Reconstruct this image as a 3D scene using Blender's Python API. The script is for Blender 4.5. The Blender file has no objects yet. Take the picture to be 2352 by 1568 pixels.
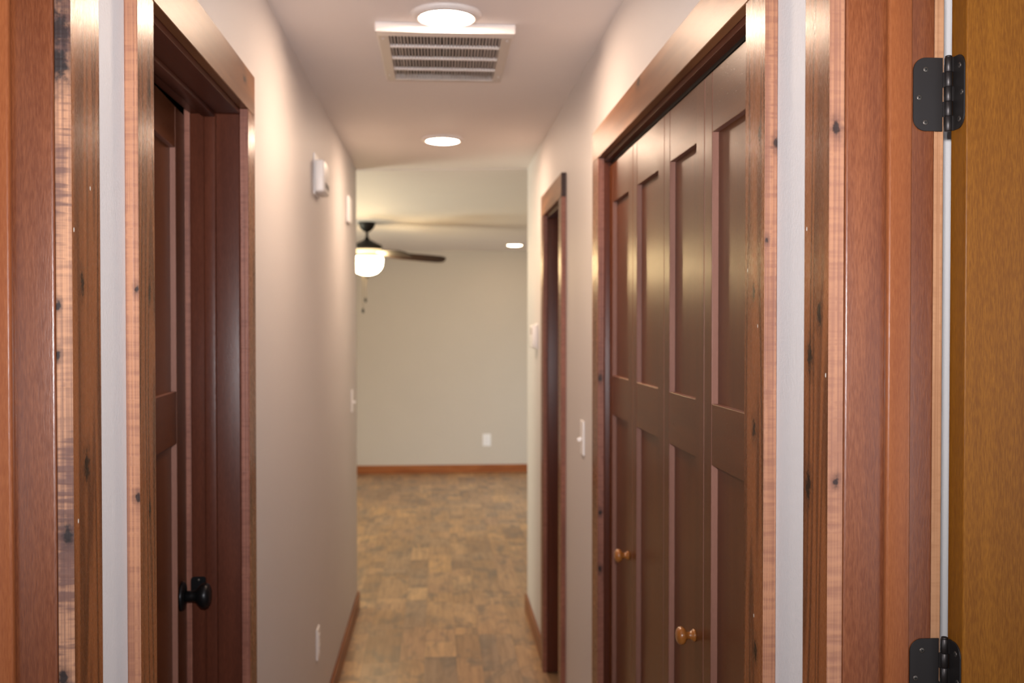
import bpy, bmesh, math, random
from mathutils import Vector, Matrix
random.seed(7)
S = bpy.context.scene
COL = S.collection
PI = math.pi

# ------------------------------------------------------------------ camera
H_CAM = 1.576
cam_d = bpy.data.cameras.new('camera')
cam = bpy.data.objects.new('camera', cam_d)
COL.objects.link(cam)
cam.location = (0, 0, H_CAM)
cam.rotation_euler = (math.radians(90 - 0.9216), 0, math.radians(-4.2267))
cam_d.sensor_width = 36
cam_d.lens = 36 * 2300 / 2352
cam_d.clip_start = 0.02
cam_d.dof.use_dof = True
cam_d.dof.focus_distance = 1.35
cam_d.dof.aperture_fstop = 5.6
S.camera = cam

# ------------------------------------------------------------------ world, exposure
S.view_settings.view_transform = 'Standard'
S.view_settings.look = 'None'
S.view_settings.gamma = 1
S.view_settings.use_curve_mapping = False
S.view_settings.exposure = 0.0
wd = bpy.data.worlds.new('world')
S.world = wd
wd.use_nodes = True
bgn = wd.node_tree.nodes['Background']
bgn.inputs[0].default_value = (0.80, 0.90, 1.0, 1)
bgn.inputs[1].default_value = 0.30


def lamp(name, kind, loc, energy, color, size=0.1, size_y=None, target=None, shape=None):
    d = bpy.data.lights.new(name, kind)
    d.energy = energy
    d.color = color
    if kind == 'AREA':
        d.shape = shape or ('RECTANGLE' if size_y else 'DISK')
        d.size = size
        if size_y:
            d.size_y = size_y
    elif kind in ('POINT', 'SPOT'):
        d.shadow_soft_size = size
    o = bpy.data.objects.new(name, d)
    COL.objects.link(o)
    o.location = loc
    if target:
        v = Vector(target) - Vector(loc)
        o.rotation_euler = v.to_track_quat('-Z', 'Y').to_euler()
    return o


WARM = (1.0, 0.70, 0.46)
COOL = (0.82, 0.90, 1.0)
# the photographer's flash, on top of the camera
lamp('camera_flash', 'AREA', (0.0, 0.02, H_CAM + 0.10), 15.5, (0.97, 0.97, 1.0), 0.06, 0.035, (0.03, 3, H_CAM + 0.55)).data.spread = math.radians(105)
# added unseen fills for the near hall walls; the back pair is window daylight
lamp('fill_right_room', 'AREA', (2.72, 0.15, 1.45), 36.0, COOL, 1.1, 1.3, (-0.45, 1.3, 1.45))
lamp('fill_left_room', 'AREA', (-2.72, 0.15, 1.45), 36.0, COOL, 1.1, 1.3, (0.45, 1.3, 1.45))
lamp('window_light_right_room_back', 'AREA', (1.75, -1.05, 1.5), 9.0, COOL, 1.0, 1.2, (1.55, 1.3, 1.4))
lamp('window_light_left_room_back', 'AREA', (-1.75, -1.05, 1.5), 9.0, COOL, 1.0, 1.2, (-1.5, 1.3, 1.4))
# unseen: added fill tilted up at the living room ceiling, then low window daylight
lamp('ceiling_fill_living_left', 'AREA', (-3.3, 7.6, 1.1), 84.0, (0.95, 0.96, 0.76), 1.6, 1.3, (0, 6.6, 2.9)).data.spread = math.radians(130)
lamp('window_light_living_right', 'AREA', (2.85, 7.8, 0.9), 30.0, (0.84, 0.93, 1.0), 1.6, 1.0, (0, 10.7, 0.0)).data.spread = math.radians(95)


# ------------------------------------------------------------------ node helpers
class N:
    def __init__(self, name):
        self.m = bpy.data.materials.new(name)
        self.m.use_nodes = True
        self.t = self.m.node_tree
        self.p = self.t.nodes['Principled BSDF']

    def n(self, typ, **kw):
        x = self.t.nodes.new(typ)
        for k, v in kw.items():
            setattr(x, k, v)
        return x

    def put(self, sock, v):
        if isinstance(v, bpy.types.NodeSocket):
            self.t.links.new(v, sock)
        else:
            sock.default_value = v

    def math(self, op, a, b=0.0, c=None, clamp=False):
        x = self.n('ShaderNodeMath', operation=op, use_clamp=clamp)
        self.put(x.inputs[0], a)
        self.put(x.inputs[1], b)
        if c is not None:
            self.put(x.inputs[2], c)
        return x.outputs[0]

    def vmath(self, op, a, b):
        x = self.n('ShaderNodeVectorMath', operation=op)
        self.put(x.inputs[0], a)
        self.put(x.inputs[1], b)
        return x.outputs['Value'] if op in ('LENGTH', 'DISTANCE') else x.outputs[0]

    def mix(self, f, a, b, mode='MIX'):
        x = self.n('ShaderNodeMix', data_type='RGBA', blend_type=mode)
        self.put(x.inputs[0], f)
        self.put(x.inputs[6], a)
        self.put(x.inputs[7], b)
        return x.outputs[2]

    def noise(self, vec, scale=1.0, detail=4.0, rough=0.55, dist=0.0):
        x = self.n('ShaderNodeTexNoise')
        self.put(x.inputs['Vector'], vec)
        x.inputs['Scale'].default_value = scale
        x.inputs['Detail'].default_value = detail
        x.inputs['Roughness'].default_value = rough
        x.inputs['Distortion'].default_value = dist
        return x.outputs[0]

    def step(self, v, a, b, lo=0.0, hi=1.0):
        x = self.n('ShaderNodeMapRange', interpolation_type='SMOOTHSTEP')
        self.put(x.inputs[0], v)
        for i, q in enumerate((a, b, lo, hi)):
            self.put(x.inputs[i + 1], q)
        return x.outputs[0]

    def pos(self):
        return self.n('ShaderNodeNewGeometry').outputs['Position']

    def bump(self, h, strength, dist=0.001):
        x = self.n('ShaderNodeBump')
        x.inputs['Strength'].default_value = strength
        x.inputs['Distance'].default_value = dist
        self.put(x.inputs['Height'], h)
        self.t.links.new(x.outputs[0], self.p.inputs['Normal'])


def rgba(c):
    return (c[0], c[1], c[2], 1.0)


def plain(name, col, rough=0.5, metal=0.0, emit=None, strength=0.0, spec=0.5, coat=0.0):
    k = N(name)
    k.p.inputs['Base Color'].default_value = rgba(col)
    k.p.inputs['Roughness'].default_value = rough
    k.p.inputs['Metallic'].default_value = metal
    k.p.inputs['Specular IOR Level'].default_value = spec
    k.p.inputs['Coat Weight'].default_value = coat
    if emit:
        k.p.inputs['Emission Color'].default_value = rgba(emit)
        k.p.inputs['Emission Strength'].default_value = strength
    return k.m


def stretch(axis, along, across):
    return tuple(along if i == axis else across for i in range(3))


def wood(name, dark, light, axis=2, rough=0.32, seed=0.0, knots=(), specks=(), rings=0.5, fine=0.5, coat=0.0,
         spec=0.22, stain=None, figure=False):
    """stained board: grain along `axis`, ring figure, fine pores, knots [(x,y,z,radius)] and pale filler specks"""
    k = N(name)
    p = k.vmath('ADD', k.pos(), (seed * 1.37, seed * 2.11, seed * 0.73))
    warp = k.noise(k.vmath('MULTIPLY', p, stretch(axis, 0.9, 15.0) if figure else stretch(axis, 1.1, 7.0)), 1.0, 2 if figure else 3, 0.4 if figure else 0.5, 0.2)
    w2 = k.math('MULTIPLY', warp, 52.0 if figure else 26.0)
    ring = k.math('ADD', k.math('MULTIPLY', k.math('SINE', w2), 0.5), 0.5)
    pores = k.noise(k.vmath('MULTIPLY', p, stretch(axis, 80.0, 620.0)), 1.0, 3, 0.6)
    mid = k.noise(k.vmath('MULTIPLY', p, stretch(axis, 1.6, 38.0)), 1.0, 4, 0.6)
    f = k.math('ADD', k.math('MULTIPLY', ring, 0.36 * rings), k.math('ADD', k.math('MULTIPLY', mid, 0.50), 0.06))
    f = k.math('ADD', f, k.math('MULTIPLY', k.math('SUBTRACT', pores, 0.5), 0.7 * fine))
    f = k.step(f, 0.05, 0.85)
    c = k.mix(f, rgba(dark), rgba(light))
    if stain:
        b = k.noise(k.vmath('MULTIPLY', p, stretch(axis, 2.2, 9.0)), 1.0, 3, 0.6)
        c = k.mix(k.step(b, 0.52, 0.72, 0.0, 0.75), c, rgba(stain))
    for (x, y, z, r) in knots:
        d0 = k.vmath('SUBTRACT', k.pos(), (x, y, z))
        d = k.vmath('LENGTH', k.vmath('MULTIPLY', d0, stretch(axis, 0.45 / r, 1.0 / r)), (0, 0, 0))
        d = k.math('ADD', d, k.math('MULTIPLY', k.math('SUBTRACT', k.noise(p, 130.0, 2, 0.6), 0.5), 1.6))
        halo = k.step(d, 0.6, 2.0, 0.50, 0.0)
        rg = k.math('ADD', k.math('MULTIPLY', k.math('SINE', k.math('MULTIPLY', d, 11.0)), 0.18), 0.82)
        c = k.mix(k.math('MULTIPLY', halo, rg), c, rgba([q * 0.30 for q in dark]))
        c = k.mix(k.step(d, 0.35, 0.85, 0.92, 0.0), c, rgba([q * 0.10 for q in dark]))
    for (x, y, z, r) in specks:
        d0 = k.vmath('SUBTRACT', k.pos(), (x, y, z))
        d = k.vmath('LENGTH', k.vmath('MULTIPLY', d0, stretch(axis, 0.6 / r, 1.0 / r)), (0, 0, 0))
        c = k.mix(k.step(d, 0.8, 1.05, 0.9, 0.0), c, (0.75, 0.72, 0.66, 1))
    k.put(k.p.inputs['Base Color'], c)
    k.put(k.p.inputs['Roughness'], k.math('ADD', k.math('MULTIPLY', pores, 0.14), rough - 0.07))
    k.p.inputs['Specular IOR Level'].default_value = spec
    k.p.inputs['Coat Weight'].default_value = coat
    k.p.inputs['Coat Roughness'].default_value = 0.20
    k.bump(k.math('ADD', pores, k.math('MULTIPLY', mid, 0.5)), 0.22, 0.0008)
    return k.m


def sawn(name, dark, light, axis=2, seed=0.0, knots=(), blotch=0.5, teeth=140.0, rough=0.5, cut=0.50):
    """rough-sawn board edge: saw marks across the grain, fine lines along it, dark stain blotches"""
    k = N(name)
    p = k.vmath('ADD', k.pos(), (seed * 1.9, seed * 0.7, seed * 1.3))
    marks = k.noise(k.vmath('MULTIPLY', p, stretch(axis, teeth, 14.0)), 1.0, 2, 0.5)
    lines = k.noise(k.vmath('MULTIPLY', p, stretch(axis, 2.0, 330.0)), 1.0, 2, 0.5)
    slow = k.noise(k.vmath('MULTIPLY', p, stretch(axis, 5.0, 22.0)), 1.0, 3, 0.55)
    f = k.math('ADD', k.math('MULTIPLY', marks, 0.45), k.math('MULTIPLY', lines, 0.55))
    f = k.step(f, 0.36, 0.62)
    c = k.mix(f, rgba([a * 0.62 + b * 0.38 for a, b in zip(dark, light)]), rgba(light))
    c = k.mix(k.step(k.math('ADD', slow, k.math('MULTIPLY', k.math('SUBTRACT', marks, 0.5), 0.75)), cut, cut + 0.22, 0.0, blotch), c, rgba(dark))
    for (x, y, z, r) in knots:
        d0 = k.vmath('SUBTRACT', k.pos(), (x, y, z))
        d = k.vmath('LENGTH', k.vmath('MULTIPLY', d0, stretch(axis, 0.55 / r, 1.0 / r)), (0, 0, 0))
        d = k.math('ADD', d, k.math('MULTIPLY', k.math('SUBTRACT', k.noise(p, 120.0, 2, 0.6), 0.5), 1.3))
        c = k.mix(k.step(d, 0.5, 1.9, 0.55, 0.0), c, rgba([q * 0.45 for q in dark]))
        c = k.mix(k.step(d, 0.3, 0.8, 0.95, 0.0), c, rgba([q * 0.12 for q in dark]))
    k.put(k.p.inputs['Base Color'], c)
    k.p.inputs['Roughness'].default_value = rough
    k.p.inputs['Specular IOR Level'].default_value = 0.4
    k.bump(k.math('ADD', marks, lines), 0.5, 0.0012)
    return k.m


def paint(name, col, scale=190.0, strength=0.25, rough=0.55):
    k = N(name)
    p = k.pos()
    a = k.noise(p, scale, 3, 0.5)
    b = k.noise(p, 3.0, 2, 0.5)
    k.put(k.p.inputs['Base Color'], k.mix(k.step(b, 0.3, 0.7), rgba([q * 0.985 for q in col]), rgba(col)))
    k.p.inputs['Roughness'].default_value = rough
    k.p.inputs['Specular IOR Level'].default_value = 0.3
    k.bump(a, strength, 0.002)
    return k.m


# ------------------------------------------------------------------ materials
M = {}
M['wall'] = paint('wall_paint', (0.65, 0.612, 0.600))
M['wall_far'] = paint('wall_paint_dim_warm', (0.575, 0.510, 0.435))  # hall paint with the living room's dim warm light put into its colour
M['ceiling'] = paint('ceiling_paint', (0.84, 0.775, 0.745), 55.0, 0.35, 0.7)
M['void'] = paint('closet_paint', (0.30, 0.28, 0.26))
JD, JL = (0.115, 0.028, 0.009), (0.255, 0.080, 0.026)
M['jamb'] = wood('jamb_wood', JD, JL, 2, 0.34, 1.0, rings=0.12, fine=1.0, spec=0.6)
M['jamb_head'] = wood('jamb_head_wood', JD, JL, 1, 0.36, 1.6, rings=0.25, fine=0.9)
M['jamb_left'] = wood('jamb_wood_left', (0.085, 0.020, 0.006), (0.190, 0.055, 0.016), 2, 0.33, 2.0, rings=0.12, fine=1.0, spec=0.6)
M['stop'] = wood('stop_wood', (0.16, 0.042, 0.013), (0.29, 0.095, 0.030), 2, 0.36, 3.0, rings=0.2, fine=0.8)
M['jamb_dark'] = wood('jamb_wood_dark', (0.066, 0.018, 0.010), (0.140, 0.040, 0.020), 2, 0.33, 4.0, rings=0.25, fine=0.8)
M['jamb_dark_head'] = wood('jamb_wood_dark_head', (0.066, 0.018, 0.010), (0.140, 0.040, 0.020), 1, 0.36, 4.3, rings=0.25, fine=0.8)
FD, FL = (0.058, 0.016, 0.005), (0.225, 0.070, 0.021)
M['casing_left'] = wood('casing_wood_left', FD, FL, 2, 0.27, 5.0, spec=0.13, rings=1.25, fine=0.3, figure=True,
                        knots=[(-.433, 1.331, 1.838, .007), (-.433, 1.259, 1.626, .008), (-.433, 1.270, 1.402, .011), (-.433, 1.345, 1.376, .010),
                               (-.433, 1.262, 1.10, .008)],
                        specks=[(-.433, 1.289, 1.747, .0018), (-.433, 1.232, 1.69, .0018), (-.433, 1.240, 1.34, .0018), (-.433, 1.335, 1.339, .0018)])
M['casing_door'] = wood('casing_wood_door', FD, FL, 2, 0.27, 6.0, spec=0.13, rings=1.25, fine=0.3, figure=True, knots=[(-.433, 1.545, 1.625, .007), (-.433, 1.54, 1.30, .006), (-.433, 1.55, 1.93, .006)])
M['casing_far'] = wood('casing_wood_far', FD, FL, 2, 0.27, 7.0, spec=0.13, rings=1.25, fine=0.3, figure=True)
M['casing_closet'] = wood('casing_wood_closet', FD, FL, 2, 0.27, 8.0, spec=0.13, rings=1.25, fine=0.3, figure=True,
                          knots=[(.473, 1.475, 1.625, .007), (.473, 1.47, 1.42, .009), (.473, 1.45, 1.86, .006), (.473, 1.46, 1.09, .01)],
                          specks=[(.473, 1.455, 1.575, .0018), (.473, 1.468, 1.14, .0018), (.473, 1.505, 1.66, .0018)])
M['casing_right'] = wood('casing_wood_right', FD, FL, 2, 0.27, 9.0, spec=0.13, rings=1.25, fine=0.3, figure=True,
                         knots=[(.473, 1.285, 1.79, .009), (.473, 1.215, 1.59, .009), (.473, 1.245, 1.535, .011), (.473, 1.25, 1.37, .012), (.473, 1.235, 1.95, .006)],
                         specks=[(.473, 1.258, 1.70, .0018), (.473, 1.193, 1.515, .0018)])
M['casing_head'] = wood('casing_wood_head', (0.13, 0.045, 0.016), (0.30, 0.125, 0.05), 1, 0.36, 10.0, rings=1.0, knots=[(.473, 2.35, 2.15, .012), (-.433, 2.30, 2.13, .009)])
ED, EL = (0.16, 0.060, 0.043), (0.40, 0.182, 0.096)
M['edge_left'] = sawn('sawn_edge_left', (0.075, 0.032, 0.028), (0.42, 0.205, 0.108), 2, 1.0, blotch=0.85, teeth=150, cut=0.40,
                      knots=[(-.446, 1.224, 1.972, .012), (-.447, 1.224, 1.925, .019), (-.446, 1.224, 1.885, .017), (-.440, 1.224, 1.325, .010), (-.446, 1.224, 1.155, .008), (-.45, 1.224, 1.60, .005), (-.45, 1.224, 1.54, .005)])
M['edge_door'] = sawn('sawn_edge_door', ED, EL, 2, 2.0, blotch=0.3, knots=[(-.436, 1.49, 1.63, .005), (-.436, 1.49, 1.325, .006)])
M['edge_closet'] = sawn('sawn_edge_closet', ED, (0.375, 0.170, 0.090), 2, 3.0, blotch=0.6, knots=[(.490, 1.426, 1.84, .007), (.476, 1.426, 1.70, .004)])
M['edge_right'] = sawn('sawn_edge_right', ED, (0.375, 0.170, 0.090), 2, 4.0, blotch=0.45, knots=[(.483, 1.184, 1.386, .005), (.481, 1.184, 1.815, .007)])
M['edge_room'] = sawn('sawn_edge_room', (0.30, 0.13, 0.06), (0.46, 0.235, 0.120), 2, 5.0, blotch=0.5)
M['edge_far'] = sawn('sawn_edge_far', (0.14, 0.045, 0.030), (0.32, 0.125, 0.080), 2, 6.0, blotch=0.6, knots=[(.480, 2.944, 1.42, .009), (.481, 2.944, 1.02, .008), (.48, 2.944, .85, .008)])
M['end_grain'] = sawn('end_grain_stain', (0.02, 0.008, 0.005), (0.055, 0.020, 0.012), 0, 8.0)
M['baseboard'] = wood('baseboard_wood_side', (0.16, 0.045, 0.012), (0.34, 0.125, 0.042), 1, 0.35, 12.0)
M['baseboard_far'] = wood('baseboard_wood_far', (0.22, 0.060, 0.016), (0.42, 0.150, 0.050), 0, 0.35, 13.0)
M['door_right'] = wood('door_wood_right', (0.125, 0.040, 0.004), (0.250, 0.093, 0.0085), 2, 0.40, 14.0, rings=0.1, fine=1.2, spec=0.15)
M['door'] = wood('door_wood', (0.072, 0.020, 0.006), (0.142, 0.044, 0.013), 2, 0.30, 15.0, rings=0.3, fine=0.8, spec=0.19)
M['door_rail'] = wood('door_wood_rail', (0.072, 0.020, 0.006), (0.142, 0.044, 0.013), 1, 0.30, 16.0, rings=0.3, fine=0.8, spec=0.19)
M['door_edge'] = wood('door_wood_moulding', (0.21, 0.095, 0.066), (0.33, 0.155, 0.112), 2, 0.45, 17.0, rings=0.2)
M['black'] = plain('black_metal', (0.014, 0.013, 0.014), 0.34, 0.6)
M['hinge_metal'] = plain('oil_rubbed_metal', (0.045, 0.038, 0.036), 0.42, 0.8)
M['bronze'] = plain('bronze_metal', (0.014, 0.011, 0.009), 0.5, 0.4)
M['black_screw'] = plain('black_screw_metal', (0.13, 0.11, 0.095), 0.4, 0.8)
M['slot'] = plain('slot_black', (0.002, 0.002, 0.002), 0.8)
M['knob_wood'] = wood('knob_wood', (0.24, 0.075, 0.014), (0.46, 0.17, 0.035), 0, 0.22, 18.0, coat=0.8)
M['white'] = plain('white_plastic', (0.86, 0.84, 0.84), 0.4)
M['white_metal'] = plain('white_enamel', (0.78, 0.72, 0.69), 0.42)
M['vent_frame'] = plain('vent_frame_shaded', (0.60, 0.53, 0.48), 0.45)  # white frame darkened, its shadow line put into the colour
M['vent_dark'] = plain('vent_duct_dark', (0.035, 0.030, 0.028), 0.8)
M['fin'] = plain('vent_fin_metal', (0.45, 0.40, 0.38), 0.5)
M['lens'] = plain('lamp_lens', (0.9, 0.85, 0.8), 0.4, emit=(1.0, 0.73, 0.53), strength=225.0)
M['lens_far'] = plain('lamp_lens_far', (0.9, 0.85, 0.8), 0.4, emit=(1.0, 0.72, 0.47), strength=60.0)
M['bowl'] = plain('frosted_glass_bowl', (0.9, 0.85, 0.75), 0.4, emit=(1.0, 0.72, 0.36), strength=72.0)
M['glow_ring'] = plain('fan_ring_glow', (0.9, 0.85, 0.75), 0.4, emit=(1.0, 0.70, 0.34), strength=1.7)  # fan ring given a weak glow of its own
M['blade'] = wood('fan_blade_wood', (0.018, 0.009, 0.006), (0.040, 0.018, 0.012), 0, 0.5, 19.0)
M['chain'] = plain('chain_brass', (0.12, 0.09, 0.05), 0.4, 0.8)


def plank_mat():
    k = N('plank_print')
    oi = k.n('ShaderNodeObjectInfo').outputs['Random']
    p = k.pos()
    off = k.n('ShaderNodeCombineXYZ')
    k.put(off.inputs[0], k.math('MULTIPLY', oi, 37.0))
    k.put(off.inputs[1], k.math('MULTIPLY', oi, 91.0))
    q = k.vmath('ADD', p, off.outputs[0])
    r = k.n('ShaderNodeValToRGB')
    els = r.color_ramp.elements
    els[0].position, els[0].color = 0.0, (0.290, 0.183, 0.106, 1)
    els[1].position, els[1].color = 1.0, (0.615, 0.397, 0.210, 1)
    for ps, cc in ((0.25, (0.464, 0.283, 0.141, 1)), (0.45, (0.336, 0.232, 0.156, 1)), (0.62, (0.580, 0.354, 0.168, 1)), (0.8, (0.428, 0.262, 0.151, 1))):
        e = els.new(ps)
        e.color = cc
    k.put(r.inputs[0], oi)
    g = k.noise(k.vmath('MULTIPLY', q, (42.0, 3.0, 1.0)), 1.0, 5, 0.65, 0.4)
    b = k.noise(k.vmath('MULTIPLY', q, (9.0, 4.5, 1.0)), 1.0, 4, 0.6, 0.6)
    c = k.mix(k.step(g, 0.35, 0.7, 0.0, 0.5), r.outputs[0], (0.174, 0.110, 0.070, 1))
    c = k.mix(k.step(b, 0.46, 0.68, 0.0, 0.75), c, (0.151, 0.122, 0.099, 1))
    k.put(k.p.inputs['Base Color'], c)
    k.put(k.p.inputs['Roughness'], k.math('ADD', k.math('MULTIPLY', g, 0.15), 0.27))
    k.p.inputs['Specular IOR Level'].default_value = 0.45
    k.bump(g, 0.15, 0.001)
    return k.m


def floor_mat():
    k = N('floor_underlay')
    p = k.pos()
    b = k.noise(k.vmath('MULTIPLY', p, (8.0, 2.5, 1.0)), 1.0, 4, 0.6, 0.4)
    k.put(k.p.inputs['Base Color'], k.mix(k.step(b, 0.35, 0.65), (0.12, 0.08, 0.05, 1), (0.25, 0.145, 0.068, 1)))
    k.p.inputs['Roughness'].default_value = 0.45
    return k.m


M['plank'] = plank_mat()
M['floor'] = floor_mat()


# ------------------------------------------------------------------ mesh helpers
class B:
    """collects shapes into one mesh"""

    def __init__(self):
        self.bm = bmesh.new()

    def box(self, x0, x1, y0, y1, z0, z1, bevel=0.0, seg=2, mi=0):
        x0, x1 = min(x0, x1), max(x0, x1)
        y0, y1 = min(y0, y1), max(y0, y1)
        z0, z1 = min(z0, z1), max(z0, z1)
        t = bmesh.new()
        v = [t.verts.new(c) for c in ((x0, y0, z0), (x1, y0, z0), (x1, y1, z0), (x0, y1, z0), (x0, y0, z1), (x1, y0, z1), (x1, y1, z1), (x0, y1, z1))]
        for f in ((3, 2, 1, 0), (4, 5, 6, 7), (0, 1, 5, 4), (1, 2, 6, 5), (2, 3, 7, 6), (3, 0, 4, 7)):
            t.faces.new([v[i] for i in f])
        if bevel:
            bmesh.ops.bevel(t, geom=list(t.edges), offset=bevel, segments=seg, profile=0.5, affect='EDGES')
        for f in t.faces:
            f.material_index = mi
        self.merge(t)
        return self

    def prism(self, pts, axis, a, b, bevel=0.0, mi=0):
        """polygon pts in the plane normal to axis ('X','Y','Z'), from a to b"""
        def co(u, w, s):
            return {'X': (s, u, w), 'Y': (u, s, w), 'Z': (u, w, s)}[axis]
        t = bmesh.new()
        lo = [t.verts.new(co(u, w, a)) for u, w in pts]
        hi = [t.verts.new(co(u, w, b)) for u, w in pts]
        n = len(pts)
        t.faces.new(lo[::-1])
        t.faces.new(hi)
        for i in range(n):
            t.faces.new((lo[i], lo[(i + 1) % n], hi[(i + 1) % n], hi[i]))
        bmesh.ops.recalc_face_normals(t, faces=t.faces)
        if bevel:
            bmesh.ops.bevel(t, geom=list(t.edges), offset=bevel, segments=1, affect='EDGES')
        for f in t.faces:
            f.material_index = mi
        self.merge(t)
        return self

    def lathe(self, prof, origin, axis='Z', seg=32, mi=0):
        """prof: [(r, h)] turned about an axis through origin"""
        t = bmesh.new()
        rot = {'Z': Matrix.Identity(3), 'X': Matrix.Rotation(PI / 2, 3, 'Y'), '-X': Matrix.Rotation(-PI / 2, 3, 'Y'),
               'Y': Matrix.Rotation(-PI / 2, 3, 'X'), '-Y': Matrix.Rotation(PI / 2, 3, 'X')}[axis]
        rows = []
        for r, h in prof:
            if r < 1e-6:
                rows.append([t.verts.new(rot @ Vector((0, 0, h)) + Vector(origin))])
            else:
                rows.append([t.verts.new(rot @ Vector((r * math.cos(2 * PI * i / seg), r * math.sin(2 * PI * i / seg), h)) + Vector(origin)) for i in range(seg)])
        for a, b in zip(rows, rows[1:]):
            for i in range(seg):
                j = (i + 1) % seg
                if len(a) == 1 and len(b) == 1:
                    continue
                if len(a) == 1:
                    t.faces.new((a[0], b[i], b[j]))
                elif len(b) == 1:
                    t.faces.new((a[i], a[j], b[0]))
                else:
                    t.faces.new((a[i], a[j], b[j], b[i]))
        for r in (rows[0], rows[-1]):
            if len(r) > 1:
                t.faces.new(r)
        bmesh.ops.recalc_face_normals(t, faces=t.faces)
        for f in t.faces:
            f.material_index = mi
            f.smooth = True
        self.merge(t)
        return self

    def merge(self, t):
        me = bpy.data.meshes.new('tmp')
        t.to_mesh(me)
        t.free()
        self.bm.from_mesh(me)
        bpy.data.meshes.remove(me)

    def transform(self, mat):
        bmesh.ops.transform(self.bm, matrix=mat, verts=self.bm.verts)
        return self

    def build(self, name, mats, parent=None, smooth=False):
        me = bpy.data.meshes.new(name)
        self.bm.to_mesh(me)
        self.bm.free()
        for m in (mats if isinstance(mats, (list, tuple)) else [mats]):
            me.materials.append(M[m])
        if smooth:
            for p in me.polygons:
                p.use_smooth = True
            try:
                me.set_sharp_from_angle(angle=math.radians(40))
            except Exception:
                pass
        o = bpy.data.objects.new(name, me)
        COL.objects.link(o)
        if parent:
            o.parent = parent
            o.matrix_parent_inverse = world_of(parent).inverted()
        return o


def world_of(o):
    m = o.matrix_basis.copy()
    while o.parent:
        m = o.parent.matrix_basis @ o.matrix_parent_inverse @ m
        o = o.parent
    return m


def tag(o, label=None, cat=None, group=None, kind=None):
    if label:
        o['label'] = label
    if cat:
        o['category'] = cat
    if group:
        o['group'] = group
    if kind:
        o['kind'] = kind
    return o


def thing(name, loc, label, cat, group=None, kind=None):
    o = bpy.data.objects.new(name, None)
    o.empty_display_size = 0.05
    COL.objects.link(o)
    o.location = loc
    return tag(o, label, cat, group, kind)


# ------------------------------------------------------------------ setting: walls, floor, ceiling
XL, XR, WT = -0.452, 0.492, 0.112          # hall wall planes, wall thickness
CT = 0.019                                 # casing thickness
ZC = 2.44
END_L, END_R = 5.62, 5.50                  # where the hall opens into the living room
YF, ZF = 10.70, 2.375                      # far wall and its ceiling line
HEAD = 2.072                               # underside of head casings

# openings in the walls (rough, behind the jambs)
LN = (0.42, 1.236)      # left near doorway
LD = (1.561, 2.349)     # left hall door
RN = (0.38, 1.198)      # right near doorway
RC = (1.508, 2.958)     # closet
RD = (3.905, 4.515)     # far right door
ZO = 2.075


def wall(name, xa, xb, y0, y1, openings, zt, label):
    b = B()
    cur = y0
    for (a, c) in openings:
        b.box(xa, xb, cur, a, 0, zt)
        b.box(xa, xb, a, c, ZO, zt)
        cur = c
    b.box(xa, xb, cur, y1, 0, zt, 0.0)
    return tag(b.build(name, 'wall'), label, 'wall', kind='structure')


wall('wall_left', XL - WT, XL, -0.6, END_L, [LN, LD], ZC, 'long painted hall wall on the left with two wood doorways')
wall('wall_right', XR, XR + WT, -0.6, END_R, [RN, RC, RD], ZC, 'long painted hall wall on the right with closet and light switch')
tag(B().box(-4.0, 3.5, YF, YF + 0.1, 0, 2.6).build('wall_far', 'wall_far'), 'beige far wall of living room above wood baseboard', 'wall', kind='structure')
tag(B().box(-3.6, -3.5, END_L - 0.2, YF, 0, 2.6).build('wall_living_left', 'wall'), 'living room side wall beyond left end of hall', 'wall', kind='structure')
tag(B().box(3.0, 3.1, END_R - 0.2, YF, 0, 2.6).build('wall_living_right', 'wall'), 'living room side wall beyond right end of hall', 'wall', kind='structure')
tag(B().box(-3.5, XL - WT, END_L - 0.115, END_L, 0, 2.6).build('wall_return_left', 'wall'), 'living room wall turning left from the hall corner', 'wall', kind='structure')
tag(B().box(XR + WT, 3.0, END_R - 0.115, END_R, 0, 2.6).build('wall_return_right', 'wall'), 'living room wall turning right from the hall corner', 'wall', kind='structure')
# the rooms behind the doorways
RW = 1.33
tag(B().box(XR + WT, 2.9, RW, RW + 0.11, 0, ZC).build('wall_room_right', 'wall'), 'pale wall seen through the gap behind the open door', 'wall', kind='structure')
tag(B().box(-2.9, XL - WT, 1.40, 1.51, 0, ZC).build('wall_room_left', 'wall'), 'wall between the two left hand rooms', 'wall', kind='structure')
tag(B().box(2.8, 2.9, -1.2, RW, 0, ZC).build('wall_room_right_side', 'wall'), 'side wall of the right hand room', 'wall', kind='structure')
tag(B().box(-2.9, -2.8, -1.2, 3.2, 0, ZC).build('wall_room_left_side', 'wall'), 'side wall of the left hand rooms', 'wall', kind='structure')
tag(B().box(-2.8, XL - WT, 3.1, 3.2, 0, ZC).build('wall_room_left_end', 'wall'), 'end wall of the room behind the ajar door', 'wall', kind='structure')
b = B()
b.box(1.25, 1.30, 1.44, 4.8, 0, ZC)
b.box(XR + WT, 1.25, 3.05, 3.12, 0, ZC)
b.box(XR + WT, 1.25, 4.7, 4.8, 0, ZC)
tag(b.build('wall_closet', 'void'), 'closet back wall behind the folding doors', 'wall', kind='structure')

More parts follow.
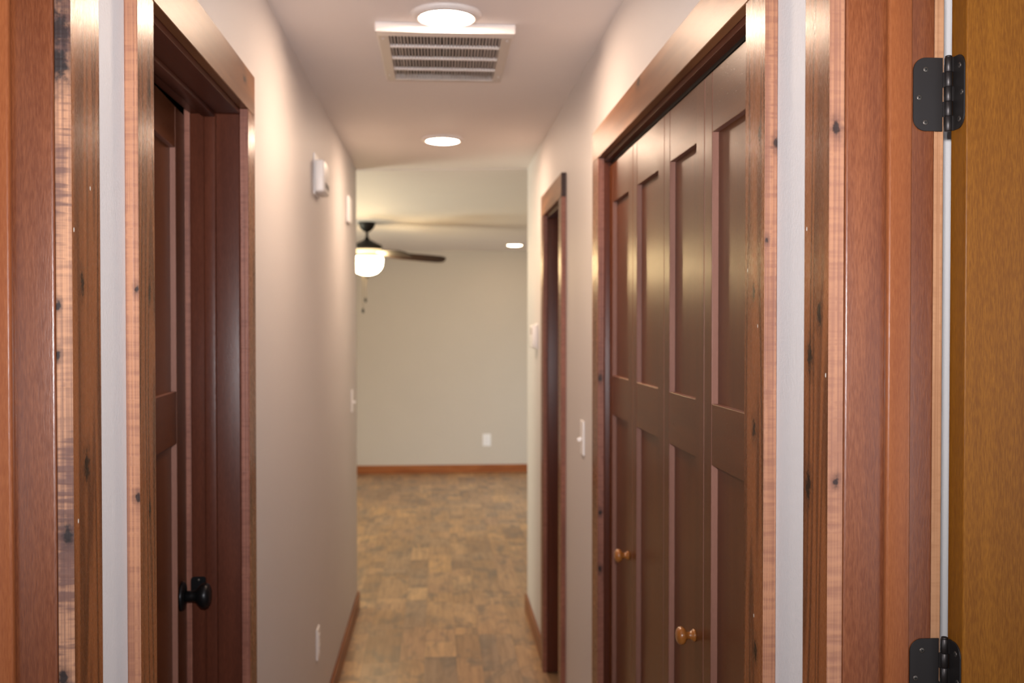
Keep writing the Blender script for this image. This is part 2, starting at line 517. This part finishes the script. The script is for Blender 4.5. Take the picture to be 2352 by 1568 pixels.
# ceilings
b = B()
t = bmesh.new()
vs = [t.verts.new(c) for c in ((-2.9, -1.2, ZC), (2.9, -1.2, ZC), (2.9, END_R, ZC), (XR, END_R, ZC), (XL, END_L, ZC), (-2.9, END_L, ZC))]
up = [t.verts.new((v.co.x, v.co.y, ZC + 0.06)) for v in vs]
t.faces.new(vs)
t.faces.new(up[::-1])
for i in range(6):
    t.faces.new((vs[i], vs[(i + 1) % 6], up[(i + 1) % 6], up[i]))
bmesh.ops.recalc_face_normals(t, faces=t.faces)
b.merge(t)
tag(b.build('ceiling', 'ceiling'), 'flat painted hall ceiling holding two lamps and a vent', 'ceiling', kind='structure')
t = bmesh.new()
b = B()
cl = [(-3.6, END_L, ZC - 0.004), (XL, END_L, ZC - 0.004), (XR, END_R, ZC - 0.004), (3.1, END_R, ZC - 0.004), (3.1, YF, ZF), (-3.6, YF, ZF)]
vs = [t.verts.new(c) for c in cl]
up = [t.verts.new((c[0], c[1], 2.62)) for c in cl]
t.faces.new(vs)
t.faces.new(up[::-1])
for i in range(6):
    t.faces.new((vs[i], vs[(i + 1) % 6], up[(i + 1) % 6], up[i]))
bmesh.ops.recalc_face_normals(t, faces=t.faces)
b.merge(t)
tag(b.build('ceiling_living', 'ceiling'), 'living room ceiling beyond the hall with fan and lamp', 'ceiling', kind='structure')


def slope(y):
    return ZC - 0.004 + (ZF - ZC + 0.004) * (y - 5.56) / (YF - 5.56)


# floor with printed wood blocks
fl = tag(B().box(-4, 3.5, -2.0, 11.0, -0.06, -0.003).build('floor', 'floor'), 'brown patchwork wood-look floor through hall and living room', 'floor', kind='structure')
pm = B().box(-0.5, 0.5, -0.5, 0.5, -1, 0)
proto = pm.build('plank', 'plank', fl)
first = True
SW = 0.118
rows = []
widths = [.118, .17, .10, .118] + [.10, .17, .118, .15, .118, .17, .118] + [.15, .118, .10, .17]
x0 = XL - sum(widths[:4])
for i, SW in enumerate(widths):
    inside = 4 <= i < 11
    y = (3.7 if inside else END_L) + random.uniform(-.35, -0.02) * (1 if inside else 0)
    while y < YF - 0.02:
        L = random.choice((.15, .19, .24, .30, .38, .50)) * random.uniform(.9, 1.1)
        if YF - (y + L) < 0.1:
            L = YF - y
        u = random.random()
        if u < .12 and L > .2:
            cells = [(0, .5, 0, 1), (.5, 1, 0, 1)]
        elif u < .2 and L > .2:
            cells = [(0, .5, 0, .55), (.5, 1, 0, .55), (0, 1, .55, 1)]
        else:
            cells = [(0, 1, 0, 1)]
        for (ha, hb, la, lb) in cells:
            o = proto if first else proto.copy()
            if not first:
                COL.objects.link(o)
                o.parent = fl
            first = False
            o.location = (x0 + SW * (ha + hb) / 2, y + L * (la + lb) / 2, random.uniform(-.0005, 0))
            o.scale = (SW * (hb - ha) - .0008, L * (lb - la) - .0008, .0025)
        y += L
    x0 += SW

# baseboards
BH, BT = 0.088, 0.014


def baseboard(name, x0, x1, y0, y1, mat, label):
    tag(B().box(x0, x1, y0, y1, 0, BH, 0.003).build(name, mat), label, 'baseboard', kind='structure')


baseboard('baseboard_left', XL, XL + BT, 2.425, END_L + BT, 'baseboard', 'reddish wood baseboard along the left hall wall')
baseboard('baseboard_right', XR - BT, XR, 4.592, END_R + BT, 'baseboard', 'reddish wood baseboard past the far right doorway')
baseboard('baseboard_right_middle', XR - BT, XR, 3.045, 3.832, 'baseboard', 'wood baseboard under the light switch beside closet')
baseboard('baseboard_far', -3.5, 3.0, YF - BT, YF, 'baseboard_far', 'orange wood baseboard along the living room far wall')

# ------------------------------------------------------------------ door frames


def frame(name, label, xw, side, y0, y1, cw0, cw1, jt, mats, head=True, stop=None, room_casing=True, near=True, far_jm='jamb', depth=WT):
    """door frame in a hall wall. xw: wall plane; side -1 left / +1 right; y0,y1: clear inner edges of the casings;
    cw0/cw1: casing widths at the near and far end. mats: dict"""
    r = thing(name, (xw, (y0 + y1) / 2, 0), label, 'door frame', kind='structure')
    s = side
    xf = xw - s * CT
    face, edge = mats['face'], mats['edge']

    def casing(ya, yb, inner_low, fm, em, nm='side_casing'):
        # face material on the broad side, sawn material on the two narrow sides
        bb = B()
        bb.box(xw, xf, ya, yb, 0, HEAD - 0.0005, 0.0012, 1)
        for f in bb.bm.faces:
            if abs(f.normal.y) > 0.7:
                f.material_index = 1
        return bb.build(nm, [fm, em], r)
    if cw0:
        casing(y0 - cw0, y0, False, mats.get('face0', face), mats.get('edge0', edge))
    if cw1:
        casing(y1, y1 + cw1, True, mats.get('face1', face), mats.get('edge1', edge))
    if head:
        bb = B().box(xw, xf, y0 - cw0, y1 + cw1, HEAD, HEAD + 0.092, 0.0012, 1)
        for f in bb.bm.faces:
            if abs(f.normal.y) > 0.7:
                f.material_index = 1
        bb.build('head_casing', ['casing_head', 'end_grain'], r)
    rev = 0.0015
    xb = xw + s * depth
    B().box(xw + s * 0.0004, xb, y0 + rev - .016 + 0.0, y0 + rev, 0, HEAD - 0.012, 0.002).build('side_jamb', mats['jamb'], r)
    B().box(xw + s * 0.0004, xb, y1 - rev, y1 - rev + .014, 0, HEAD - 0.012, 0.003, 3).build('side_jamb', mats['jamb1'] if 'jamb1' in mats else mats['jamb'], r, smooth=True)
    B().box(xw + s * 0.0004, xb, y0 + rev - .016, y1 - rev + .014, HEAD - 0.012, ZO - 0.0005, 0.0008).build('head_jamb', mats['jamb_head'], r)
    if stop:
        a, c, th = stop
        B().box(xw + s * a, xw + s * c, y1 - rev - th, y1 - rev + .001, 0, HEAD - 0.012, 0.0035, 3).build('door_stop', mats['stop'], r, smooth=True)
        B().box(xw + s * a, xw + s * c, y0 + rev - .001, y0 + rev + th, 0, HEAD - 0.012, 0.0035, 3).build('door_stop', mats['stop'], r, smooth=True)
        B().box(xw + s * a, xw + s * c, y0 + rev + th, y1 - rev - th, HEAD - 0.012 - th, HEAD - 0.012, 0.003, 2).build('head_stop', mats['jamb_head'], r, smooth=True)
    if room_casing:
        rt = 0.0135
        for (ya, yb) in ((y1 + .003, y1 + .082), (y0 - .082, y0 - .003)):
            bb = B().box(xb, xb + s * rt, ya, yb, 0, HEAD, 0.001, 1)
            for f in bb.bm.faces:
                if abs(f.normal.y) > 0.7:
                    f.material_index = 1
            bb.build('room_casing', ['casing_far', mats.get('edge_room', 'edge_room')], r)
        B().box(xb, xb + s * rt, y0 - .082, y1 + .082, HEAD, HEAD + .09, 0.001, 1).build('room_head_casing', 'casing_head', r)
    return r


frame('trim_1', 'knotty wood doorway frame at the left picture edge', XL, -1, 0.47, 1.224, .10, .102, .016,
      dict(face='casing_left', edge='edge_left', jamb='jamb_left', jamb_head='jamb_head', stop='stop'), stop=(.047, .078, .011))
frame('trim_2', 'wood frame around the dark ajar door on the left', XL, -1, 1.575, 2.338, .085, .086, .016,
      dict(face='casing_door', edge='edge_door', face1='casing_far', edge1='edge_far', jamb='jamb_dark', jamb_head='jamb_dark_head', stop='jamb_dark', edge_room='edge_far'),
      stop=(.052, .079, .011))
frame('trim_3', 'wood doorway frame at right holding the black hinges', XR, 1, 0.43, 1.184, .10, .083, .016,
      dict(face='casing_right', edge='edge_right', jamb='jamb', jamb_head='jamb_head', stop='stop'), stop=(.049, .079, .011))
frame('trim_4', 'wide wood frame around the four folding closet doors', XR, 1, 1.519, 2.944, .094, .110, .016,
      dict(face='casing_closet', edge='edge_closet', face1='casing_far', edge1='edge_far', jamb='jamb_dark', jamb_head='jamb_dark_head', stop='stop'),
      room_casing=False)
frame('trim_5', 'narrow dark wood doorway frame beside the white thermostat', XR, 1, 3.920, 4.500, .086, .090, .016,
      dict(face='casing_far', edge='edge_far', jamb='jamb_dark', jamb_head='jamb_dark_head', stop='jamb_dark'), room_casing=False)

# ------------------------------------------------------------------ panelled doors


def panel_door(root, mat4, w, zb, zt, th, stl, str_, rails, recess, hide=()):
    """door built flat: u along width 0..w, n outward from face (0) to back (-th). mat4 maps (u, n, z) to world.
    rails: [(z0, z1)] from the bottom up"""
    def bx(u0, u1, n0, n1, z0, z1, bev=0.0015):
        return B().box(u0, u1, n0, n1, z0, z1, bev, 2).transform(mat4)
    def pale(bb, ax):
        # narrow faces around the recesses are paler
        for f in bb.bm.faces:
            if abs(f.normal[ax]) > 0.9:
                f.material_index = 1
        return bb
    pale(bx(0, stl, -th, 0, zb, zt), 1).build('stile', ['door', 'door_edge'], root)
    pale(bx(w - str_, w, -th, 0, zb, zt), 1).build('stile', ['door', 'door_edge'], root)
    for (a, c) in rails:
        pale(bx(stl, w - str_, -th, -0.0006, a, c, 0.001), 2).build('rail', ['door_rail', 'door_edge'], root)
    for (a, c) in zip(rails, rails[1:]):
        bx(stl - .004, w - str_ + .004, -th + 0.006, -recess, a[1] - .004, c[0] + .004, 0).build('panel', 'door', root)


def knob_lathe(name, mat, prof, origin, axis, parent, seg=28):
    return B().lathe(prof, origin, axis, seg).build(name, mat, parent)


# closet: four folding leaves, seen from far to near
XD = 0.507
bounds = [2.941, 2.585, 2.222, 1.882, 1.523]
names = ['farthest folding closet door, with small wooden knob', 'second folding closet door from the far end, no knob',
         'third folding closet door, bearing the nearer round wooden knob', 'nearest folding closet door, partly behind the front casing']
for i in range(4):
    yf, yn = bounds[i] - .0015, bounds[i + 1] + .0015
    r = thing('door_%d' % (i + 2), (XD + .017, (yf + yn) / 2, 0), names[i], 'closet door', 'folding closet doors', kind='structure')
    w = yf - yn
    # u runs from the far edge toward the camera, face normal is -X
    m4 = Matrix(((0, -1, 0, XD), (-1, 0, 0, yf), (0, 0, 1, 0), (0, 0, 0, 1)))
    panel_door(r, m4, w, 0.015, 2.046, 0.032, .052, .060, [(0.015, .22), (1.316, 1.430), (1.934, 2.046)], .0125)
    if i in (0, 2):
        yk = yn + (.048 if i == 0 else .060)
        prof = [(0, 0), (.0125, 0), (.0125, .003), (.0105, .005), (.0075, .010), (.0072, .014), (.010, .018), (.0155, .021), (.0180, .026), (.0175, .031), (.0135, .0355), (.007, .0375), (0, .038)]
        kb = knob_lathe('knob', 'knob_wood', prof, (XD, yk, .962), '-X', r)
        tag(kb, 'glossy amber wooden knob')
# steel track pin at the head
tk = thing('door_track', (XD + .016, 2.25, 2.06), 'dark metal track above the folding closet doors', 'track')
B().box(XD + .004, XD + .028, 1.525, 2.94, 2.0525, 2.0605, .0005, 1).build('rail', 'bronze', tk)
for yy in (bounds[2] + .03, bounds[2] - .03, bounds[0] - .04, bounds[4] + .04):
    B().lathe([(0, 0), (.004, 0), (.004, .0085), (0, .0085)], (XD + .016, yy, 2.0450), 'Z', 10).build('pin', 'white_metal', tk)

# left hall door, slightly ajar into its room
a = math.radians(3.2)
hx, hy = XL - .080, 1.5785
r = thing('door_1', (hx, hy, 0), 'dark two-panel door on the left with round black knob', 'door', kind='structure')
# u from hinge (near) to latch (far): direction (-sin a, cos a); normal toward the hall (cos a, sin a)
m4 = Matrix(((-math.sin(a), math.cos(a), 0, hx), (math.cos(a), math.sin(a), 0, hy), (0, 0, 1, 0), (0, 0, 0, 1)))
DW = .752
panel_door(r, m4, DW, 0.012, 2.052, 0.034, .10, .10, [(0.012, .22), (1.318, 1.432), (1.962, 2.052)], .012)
kn = B().lathe([(0, 0), (.0325, 0), (.0325, .004), (.029, .008), (.013, .0095)], (0, 0, 0), 'Z', 32)
uk, zk = DW - .062, .973
rk = Matrix.Translation(m4 @ Vector((uk, 0, zk))) @ Matrix.Rotation(a, 4, 'Z') @ Matrix.Rotation(PI / 2, 4, 'Y')
kn.transform(rk)
rose = kn.build('rosette', 'black', r)
kn = B().lathe([(0, .009), (.012, .009), (.0115, .024), (.013, .032), (.021, .038), (.0275, .045), (.0285, .052), (.026, .059), (.018, .0635), (.008, .065), (0, .065)], (0, 0, 0), 'Z', 36)
kn.transform(rk)
tag(kn.build('knob', 'black', r), 'round black metal knob')
# strike plate on the far jamb
sp = thing('strike_plate', (XL - .095, 2.336, .975), 'black strike plate on jamb behind the black door knob', 'strike plate')
bb = B()
pts = []
x0, x1, z0, z1, rr = XL - .114, XL - .0785, .945, 1.0, .008
for cx, cz, a0 in ((x1 - rr, z1 - rr, 0), (x0 + rr, z1 - rr, 90), (x0 + rr, z0 + rr, 180), (x1 - rr, z0 + rr, 270)):
    for q in range(5):
        an = math.radians(a0 + q * 22.5)
        pts.append((cx + rr * math.cos(an), cz + rr * math.sin(an)))
bb.prism(pts, 'Y', 2.3362, 2.3345, 0.0)
bb.build('plate', 'black', sp)
for zz in (.953, .992):
    B().lathe([(0, 0), (.003, 0), (.003, .0008), (0, .001)], (XL - .096, 2.3345, zz), '-Y', 12).build('screw', 'black_screw', sp)

# far right doorway: a closed slab door deep in the frame
r = thing('door_6', (XR + .09, 4.21, 0), 'dark narrow door deep in the far right doorway', 'door', kind='structure')
m4 = Matrix(((0, -1, 0, XR + .078), (-1, 0, 0, 4.496), (0, 0, 1, 0), (0, 0, 0, 1)))
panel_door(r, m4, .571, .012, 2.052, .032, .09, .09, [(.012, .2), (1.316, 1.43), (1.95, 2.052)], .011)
kb = knob_lathe('knob', 'black', [(0, 0), (.03, 0), (.03, .006), (.012, .009), (.012, .03), (.026, .04), (.027, .052), (.015, .06), (0, .061)], (XR + .078, 3.99, .96), '-X', r)

# ------------------------------------------------------------------ open door at the right with hinges
r = thing('door_7', (.627, 1.168, 0), 'amber brown door standing open at the right picture edge', 'door', kind='structure')
door_open = r
XH = .6245
DY0, DY1 = 1.1475, 1.1835
bb = B().box(XH, XH + .75, DY0, DY1, .012, 2.045, 0.0016, 2)
bb.build('slab', 'door_right', r)
bb = B().box(XH + .69, XH + .7505, 1.155, 1.176, .93, 1.0, .001)
bb.build('latch_plate', 'black', r)
B().lathe([(0, 0), (.03, 0), (.03, .006), (.012, .009), (.012, .03), (.026, .04), (.027, .052), (.015, .06), (0, .061)], (XH + .69, DY0, .965), '-Y', 24).build('knob', 'black', r)


def hinge(zc, label):
    hr = bpy.data.objects.new('hinge', None)
    COL.objects.link(hr)
    hr.empty_display_size = 0.03
    hr.parent = door_open
    hr.location = Vector((.6185, 1.1800, zc)) - door_open.location
    hr['label'] = label
    hh = .0445
    yj = 1.1825 - .0004
    th = .0018
    # jamb leaf: rounded outer corners, flat against the jamb (normal -Y)
    def rounded(u_in, u_out, z0, z1, rr, nq=7):
        d = 1 if u_out > u_in else -1
        pts = [(u_in, z0)]
        for q in range(nq + 1):
            an = math.radians(-90 + 90 * q / nq)
            pts.append((u_out - d * rr + d * rr * math.cos(an), z0 + rr + rr * math.sin(an)))
        for q in range(nq + 1):
            an = math.radians(90 * q / nq)
            pts.append((u_out - d * rr + d * rr * math.cos(an), z1 - rr + rr * math.sin(an)))
        pts.append((u_in, z1))
        return pts
    B().prism(rounded(.6125, .5755, zc - hh, zc + hh, .0158), 'Y', yj, yj - th, .0003).build('jamb_leaf', 'hinge_metal', hr)
    # door leaf: on the hinge edge of the door (normal -X)
    xd = XH + .0002
    B().prism(rounded(1.1770, 1.1500, zc - hh, zc + hh, .0158), 'X', xd, xd - th, .0003).build('door_leaf', 'hinge_metal', hr)
    # five knuckles and the pin
    kr = .0046
    px, py = .6185, 1.1785
    seg = 2 * hh / 5
    for i in range(5):
        z0 = zc - hh + i * seg
        g = .0001
        B().lathe([(0, z0 + g), (kr - .0004, z0 + g), (kr, z0 + g + .0004), (kr, z0 + seg - g - .0004), (kr - .0004, z0 + seg - g), (0, z0 + seg - g)], (px, py, 0), 'Z', 20).build('knuckle', 'hinge_metal', hr)
        if i % 2:
            B().box(.612, px - .003, py + .0005, yj - .0002, z0 + g, z0 + seg - g).build('knuckle_wrap', 'hinge_metal', hr)
        else:
            B().box(px + .002, xd - .0005, py - .0035, py - .0015, z0 + g, z0 + seg - g).build('knuckle_wrap', 'hinge_metal', hr)
    B().lathe([(0, -.0006), (.0036, -.0006), (.0041, .0004), (.0041, .0014), (.003, .0022), (0, .0024)], (px, py, zc + hh), 'Z', 20).build('pin', 'hinge_metal', hr)
    # screws
    def screw(org, axis):
        bb = B().lathe([(0, 0), (.0034, 0), (.0034, .0003), (.0028, .0007), (0, .0008)], (0, 0, 0), 'Z', 18)
        bb.box(-.0019, .0019, -.00042, .00042, .0006, .00092, 0, 1, 1)
        bb.box(-.00042, .00042, -.0019, .0019, .0006, .00092, 0, 1, 1)
        rot = {'-Y': Matrix.Rotation(PI / 2, 4, 'X'), '-X': Matrix.Rotation(-PI / 2, 4, 'Y')}[axis]
        bb.transform(Matrix.Translation(org) @ rot @ Matrix.Rotation(random.uniform(0, 1.5), 4, 'Z'))
        bb.build('screw', ['black_screw', 'slot'], hr)
    for (x, dz) in ((.5910, .030), (.5830, -.004), (.5910, -.034)):
        screw((x, yj - th + .0001, zc + dz), '-Y')
    for (y, dz) in ((1.1610, .031), (1.1560, -.002), (1.1610, -.033)):
        screw((xd - th + .0001, y, zc + dz), '-X')
    return hr


hinge(1.8565, 'upper black rounded hinge on the open door at right')
hinge(1.1480, 'lower black rounded hinge at the bottom right picture edge')

# ------------------------------------------------------------------ ceiling lamps


def ceiling_lamp(x, y, z, label, lens, rad=.0735, trim=.100):
    r = thing('ceiling_lamp', (x, y, z), label, 'ceiling lamp', 'round ceiling lamps')
    B().lathe([(trim, 0), (trim, -.003), (trim - .006, -.010), (rad + .006, -.015), (rad, -.013), (rad - .002, -.004)], (x, y, z), 'Z', 48).build('trim_ring', 'white_metal', r)
    B().lathe([(0, -.021), (rad * .4, -.0205), (rad * .75, -.018), (rad - .003, -.014), (rad - .001, -.010), (0, -.010)], (x, y, z), 'Z', 48).build('lens', lens, r)
    return r


ceiling_lamp(.024, 2.80, ZC, 'larger round lit ceiling lamp just in front of the vent', 'lens')
ceiling_lamp(.023, 4.66, ZC, 'round lit ceiling lamp behind the vent near hall end', 'lens')
ceiling_lamp(.760, 9.94, slope(9.94), 'smallest round lit lamp, on the living room ceiling', 'lens_far', .072, .09)

# ------------------------------------------------------------------ return air vent
vx, v0, v1 = .0225, 2.885, 3.485
r = thing('ceiling_vent', (vx, (v0 + v1) / 2, ZC), 'white rectangular return air vent on the hall ceiling', 'vent')
zt, zb = ZC, ZC - .022
hw = .195
B().box(vx - hw - .006, vx + hw + .006, v0 - .004, v0 + .045, zb - .006, zt, .003).build('front_frame', 'white_metal', r)
B().box(vx - hw, vx + hw, v1 - .022, v1, zb, zt, .002).build('back_frame', 'vent_frame', r)
for s in (-1, 1):
    B().box(vx + s * hw, vx + s * (hw - .030), v0 + .045, v1 - .022, zb, zt, .002).build('side_frame', 'vent_frame', r)
B().box(vx - hw + .03, vx + hw - .03, v0 + .045, v1 - .022, zt - .003, zt - .001).build('duct_opening', 'vent_dark', r)
for s in (-1, 1):
    B().box(vx + s * (hw + .001), vx + s * (hw + .007), v0 + .045, v1, zt - .006, zt, .001, 1).build('flange', 'white_metal', r)
nf = 34
span = 2 * (hw - .03)
for i in range(nf):
    x = vx - hw + .03 + span * (i + .5) / nf
    bb = B().box(-.0022, .0022, v0 + .047, v1 - .024, -.008, .008)
    bb.transform(Matrix.Translation((x, 0, zb + .0105)) @ Matrix.Rotation(math.radians(random.uniform(-9, 3)), 4, 'Y'))
    bb.build('fin', 'fin', r)
for i in range(3):
    y = v0 + .045 + (v1 - v0 - .067) * (i + 1) / 4
    B().box(vx - hw + .03, vx + hw - .03, y - .006, y + .006, zb - .0005, zb + .008, .001).build('cross_bar', 'white_metal', r)
for s in (-1, 1):
    for yy in (v0 + .09, v1 - .08):
        B().lathe([(0, 0), (.004, 0), (.003, -.0015), (0, -.002)], (vx + s * (hw - .012), yy, zb), 'Z', 12).build('screw', 'white', r)

# ------------------------------------------------------------------ wall plates and boxes


def plate(name, label, cat, xw, s, yc, zc, kind, group=None):
    """cover plate on a hall wall; s: +1 faces +X (left wall), -1 faces -X (right wall)"""
    r = thing(name, (xw, yc, zc), label, cat, group)
    hwid, hh = .036, .058
    B().box(xw, xw + s * .006, yc - hwid, yc + hwid, zc - hh, zc + hh, .0022, 2).build('cover_plate', 'white', r)
    if kind == 'switch':
        bb = B().box(0, .016, -.005, .005, -.006, .006, .0015, 2)
        bb.transform(Matrix.Translation((xw + s * .005, yc, zc - .004)) @ Matrix.Rotation(0 if s > 0 else PI, 4, 'Z') @ Matrix.Rotation(math.radians(18), 4, 'Y'))
        bb.build('toggle', 'white', r)
    else:
        for dz in (-.020, .020):
            o = B().box(xw + s * .005, xw + s * .0085, yc - .0165, yc + .0165, zc + dz - .014, zc + dz + .014, .001, 1).build('socket', 'white', r)
            sl = B()
            for dy in (-.006, .006):
                sl.box(xw + s * .0084, xw + s * .0088, yc + dy - .0009, yc + dy + .0009, zc + dz - .004, zc + dz + .005)
            sl.build('slot', 'slot', o)
    for dz in ((-.03, .03) if kind == 'switch' else (0,)):
        B().lathe([(0, 0), (.003, 0), (.002, .001), (0, .0012)], (xw + s * .006, yc, zc + dz), 'X' if s > 0 else '-X', 10).build('screw', 'white', r)
    return r


plate('light_switch', 'white toggle light switch between closet and far right doorway', 'light switch', XR, -1, 3.375, 1.195, 'switch')
plate('light_switch', 'white light switch near the far end of left wall', 'light switch', XL, 1, 5.30, 1.18, 'switch')
plate('wall_outlet', 'white wall outlet low on the left hall wall', 'outlet', XL, 1, 3.775, .388, 'outlet')
# far wall outlet
r = thing('wall_outlet', (.520, YF, .35), 'white wall outlet low on the living room far wall', 'outlet')
B().box(.476, .562, YF - .006, YF, .285, .415, .002).build('cover_plate', 'white', r)
for dz in (-.022, .022):
    o = B().box(.501, .537, YF - .009, YF - .005, .35 + dz - .015, .35 + dz + .015, .001, 1).build('socket', 'white', r)
    sl = B()
    for dx in (-.006, .006):
        sl.box(.519 + dx - .001, .519 + dx + .001, YF - .0094, YF - .0089, .35 + dz - .004, .35 + dz + .005)
    sl.build('slot', 'slot', o)

# white alarm box high on the left wall
r = thing('wall_alarm', (XL, 3.77, 2.12), 'white alarm box high on the left hall wall', 'alarm')
B().box(XL, XL + .006, 3.70, 3.85, 2.055, 2.205, .002).build('back_plate', 'white', r)
B().box(XL + .005, XL + .041, 3.685, 3.865, 2.062, 2.180, .010, 3).build('body', 'white', r, smooth=True)
bb = B()
for i in range(5):
    bb.box(XL + .0405, XL + .0415, 3.72 + i * .025, 3.732 + i * .025, 2.08, 2.10)
bb.build('sound_slots', 'slot', r)
r = thing('door_chime', (XL, 5.06, 2.15), 'thin white box high on left wall near hall end', 'chime')
B().box(XL, XL + .004, 4.99, 5.13, 2.09, 2.21, .001, 1).build('back_plate', 'white', r)
B().box(XL + .003, XL + .018, 4.98, 5.14, 2.085, 2.215, .004, 2).build('body', 'white', r, smooth=True)
# thermostat on the right wall
r = thing('thermostat', (XR, 4.97, 1.52), 'white thermostat on right wall beyond the narrow doorway', 'thermostat')
B().box(XR, XR - .006, 4.905, 5.035, 1.455, 1.585, .002).build('back_plate', 'white', r)
B().box(XR - .005, XR - .030, 4.90, 5.04, 1.465, 1.578, .006, 3).build('body', 'white', r, smooth=True)
B().box(XR - .0295, XR - .0305, 4.92, 5.0, 1.53, 1.565).build('display', 'fin', r)

# ------------------------------------------------------------------ ceiling fan
fx, fy = -.570, 8.15
fz = slope(fy)
r = thing('ceiling_fan', (fx, fy, fz), 'dark bronze ceiling fan with lit glass bowl in living room', 'ceiling fan')


def fan(name, prof, mat):
    return B().lathe([(q, h) for q, h in prof], (fx, fy, 0), 'Z', 40).build(name, mat, r)


fan('canopy', [(0, fz + .01), (.068, fz + .01), (.068, fz - .012), (.055, fz - .045), (.030, fz - .072), (.012, fz - .078), (0, fz - .078)], 'bronze')
fan('downrod', [(0, fz - .07), (.011, fz - .07), (.011, 2.262), (0, 2.262)], 'bronze')
fan('motor_housing', [(0, 2.285), (.018, 2.285), (.022, 2.268), (.055, 2.252), (.088, 2.235), (.118, 2.222), (.124, 2.205), (.118, 2.185), (.100, 2.178), (0, 2.178)], 'bronze')
fan('upper_ring', [(0, 2.178), (.122, 2.186), (.140, 2.176), (.142, 2.152), (.130, 2.142), (0, 2.142)], 'glow_ring')
fan('light_band', [(0, 2.144), (.128, 2.144), (.137, 2.140), (.137, 2.132), (.128, 2.127), (0, 2.124)], 'bronze')
fan('glass_bowl', [(0, 2.126), (.118, 2.126), (.127, 2.120), (.128, 2.085), (.122, 2.052), (.106, 2.022), (.078, 1.998), (.040, 1.984), (0, 1.980)], 'bowl')
fan('finial', [(0, 1.984), (.014, 1.982), (.016, 1.974), (.009, 1.962), (.004, 1.955), (0, 1.952)], 'bronze')
for k in range(5):
    an = math.radians(14 + 72 * k)
    pts = []
    for (u, w) in ((.19, .045), (.30, .062), (.48, .068), (.60, .066), (.640, .050), (.652, .02)):
        pts.append((u, w))
    pts = pts + [(u, -w) for u, w in pts[::-1]]
    mt = Matrix.Translation((fx, fy, 2.158)) @ Matrix.Rotation(an, 4, 'Z') @ Matrix.Rotation(math.radians(3.6), 4, 'Y') @ Matrix.Rotation(math.radians(-17), 4, 'X')
    bl = B().prism(pts, 'Z', -.004, .004, .001).transform(mt).build('blade', 'blade', r)
    B().box(.095, .235, -.018, .018, .004, .011, .002).transform(mt).build('blade_bracket', 'bronze', bl)
for (dx, dy, zl, nm) in ((-.012, .0, 1.775, 0), (-.034, .01, 1.688, 1)):
    ch = B()
    z = 1.985
    while z > zl + .03:
        ch.lathe([(0, -.003), (.0024, -.001), (.0024, .001), (0, .003)], (fx + dx, fy + dy, z), 'Z', 6)
        z -= .0065
    c = ch.build('pull_chain', 'chain', r)
    B().lathe([(0, .03), (.005, .026), (.009, .012), (.009, -.004), (.005, -.012), (0, -.013)], (fx + dx, fy + dy, zl), 'Z', 14).build('pull_knob', 'bronze', c)
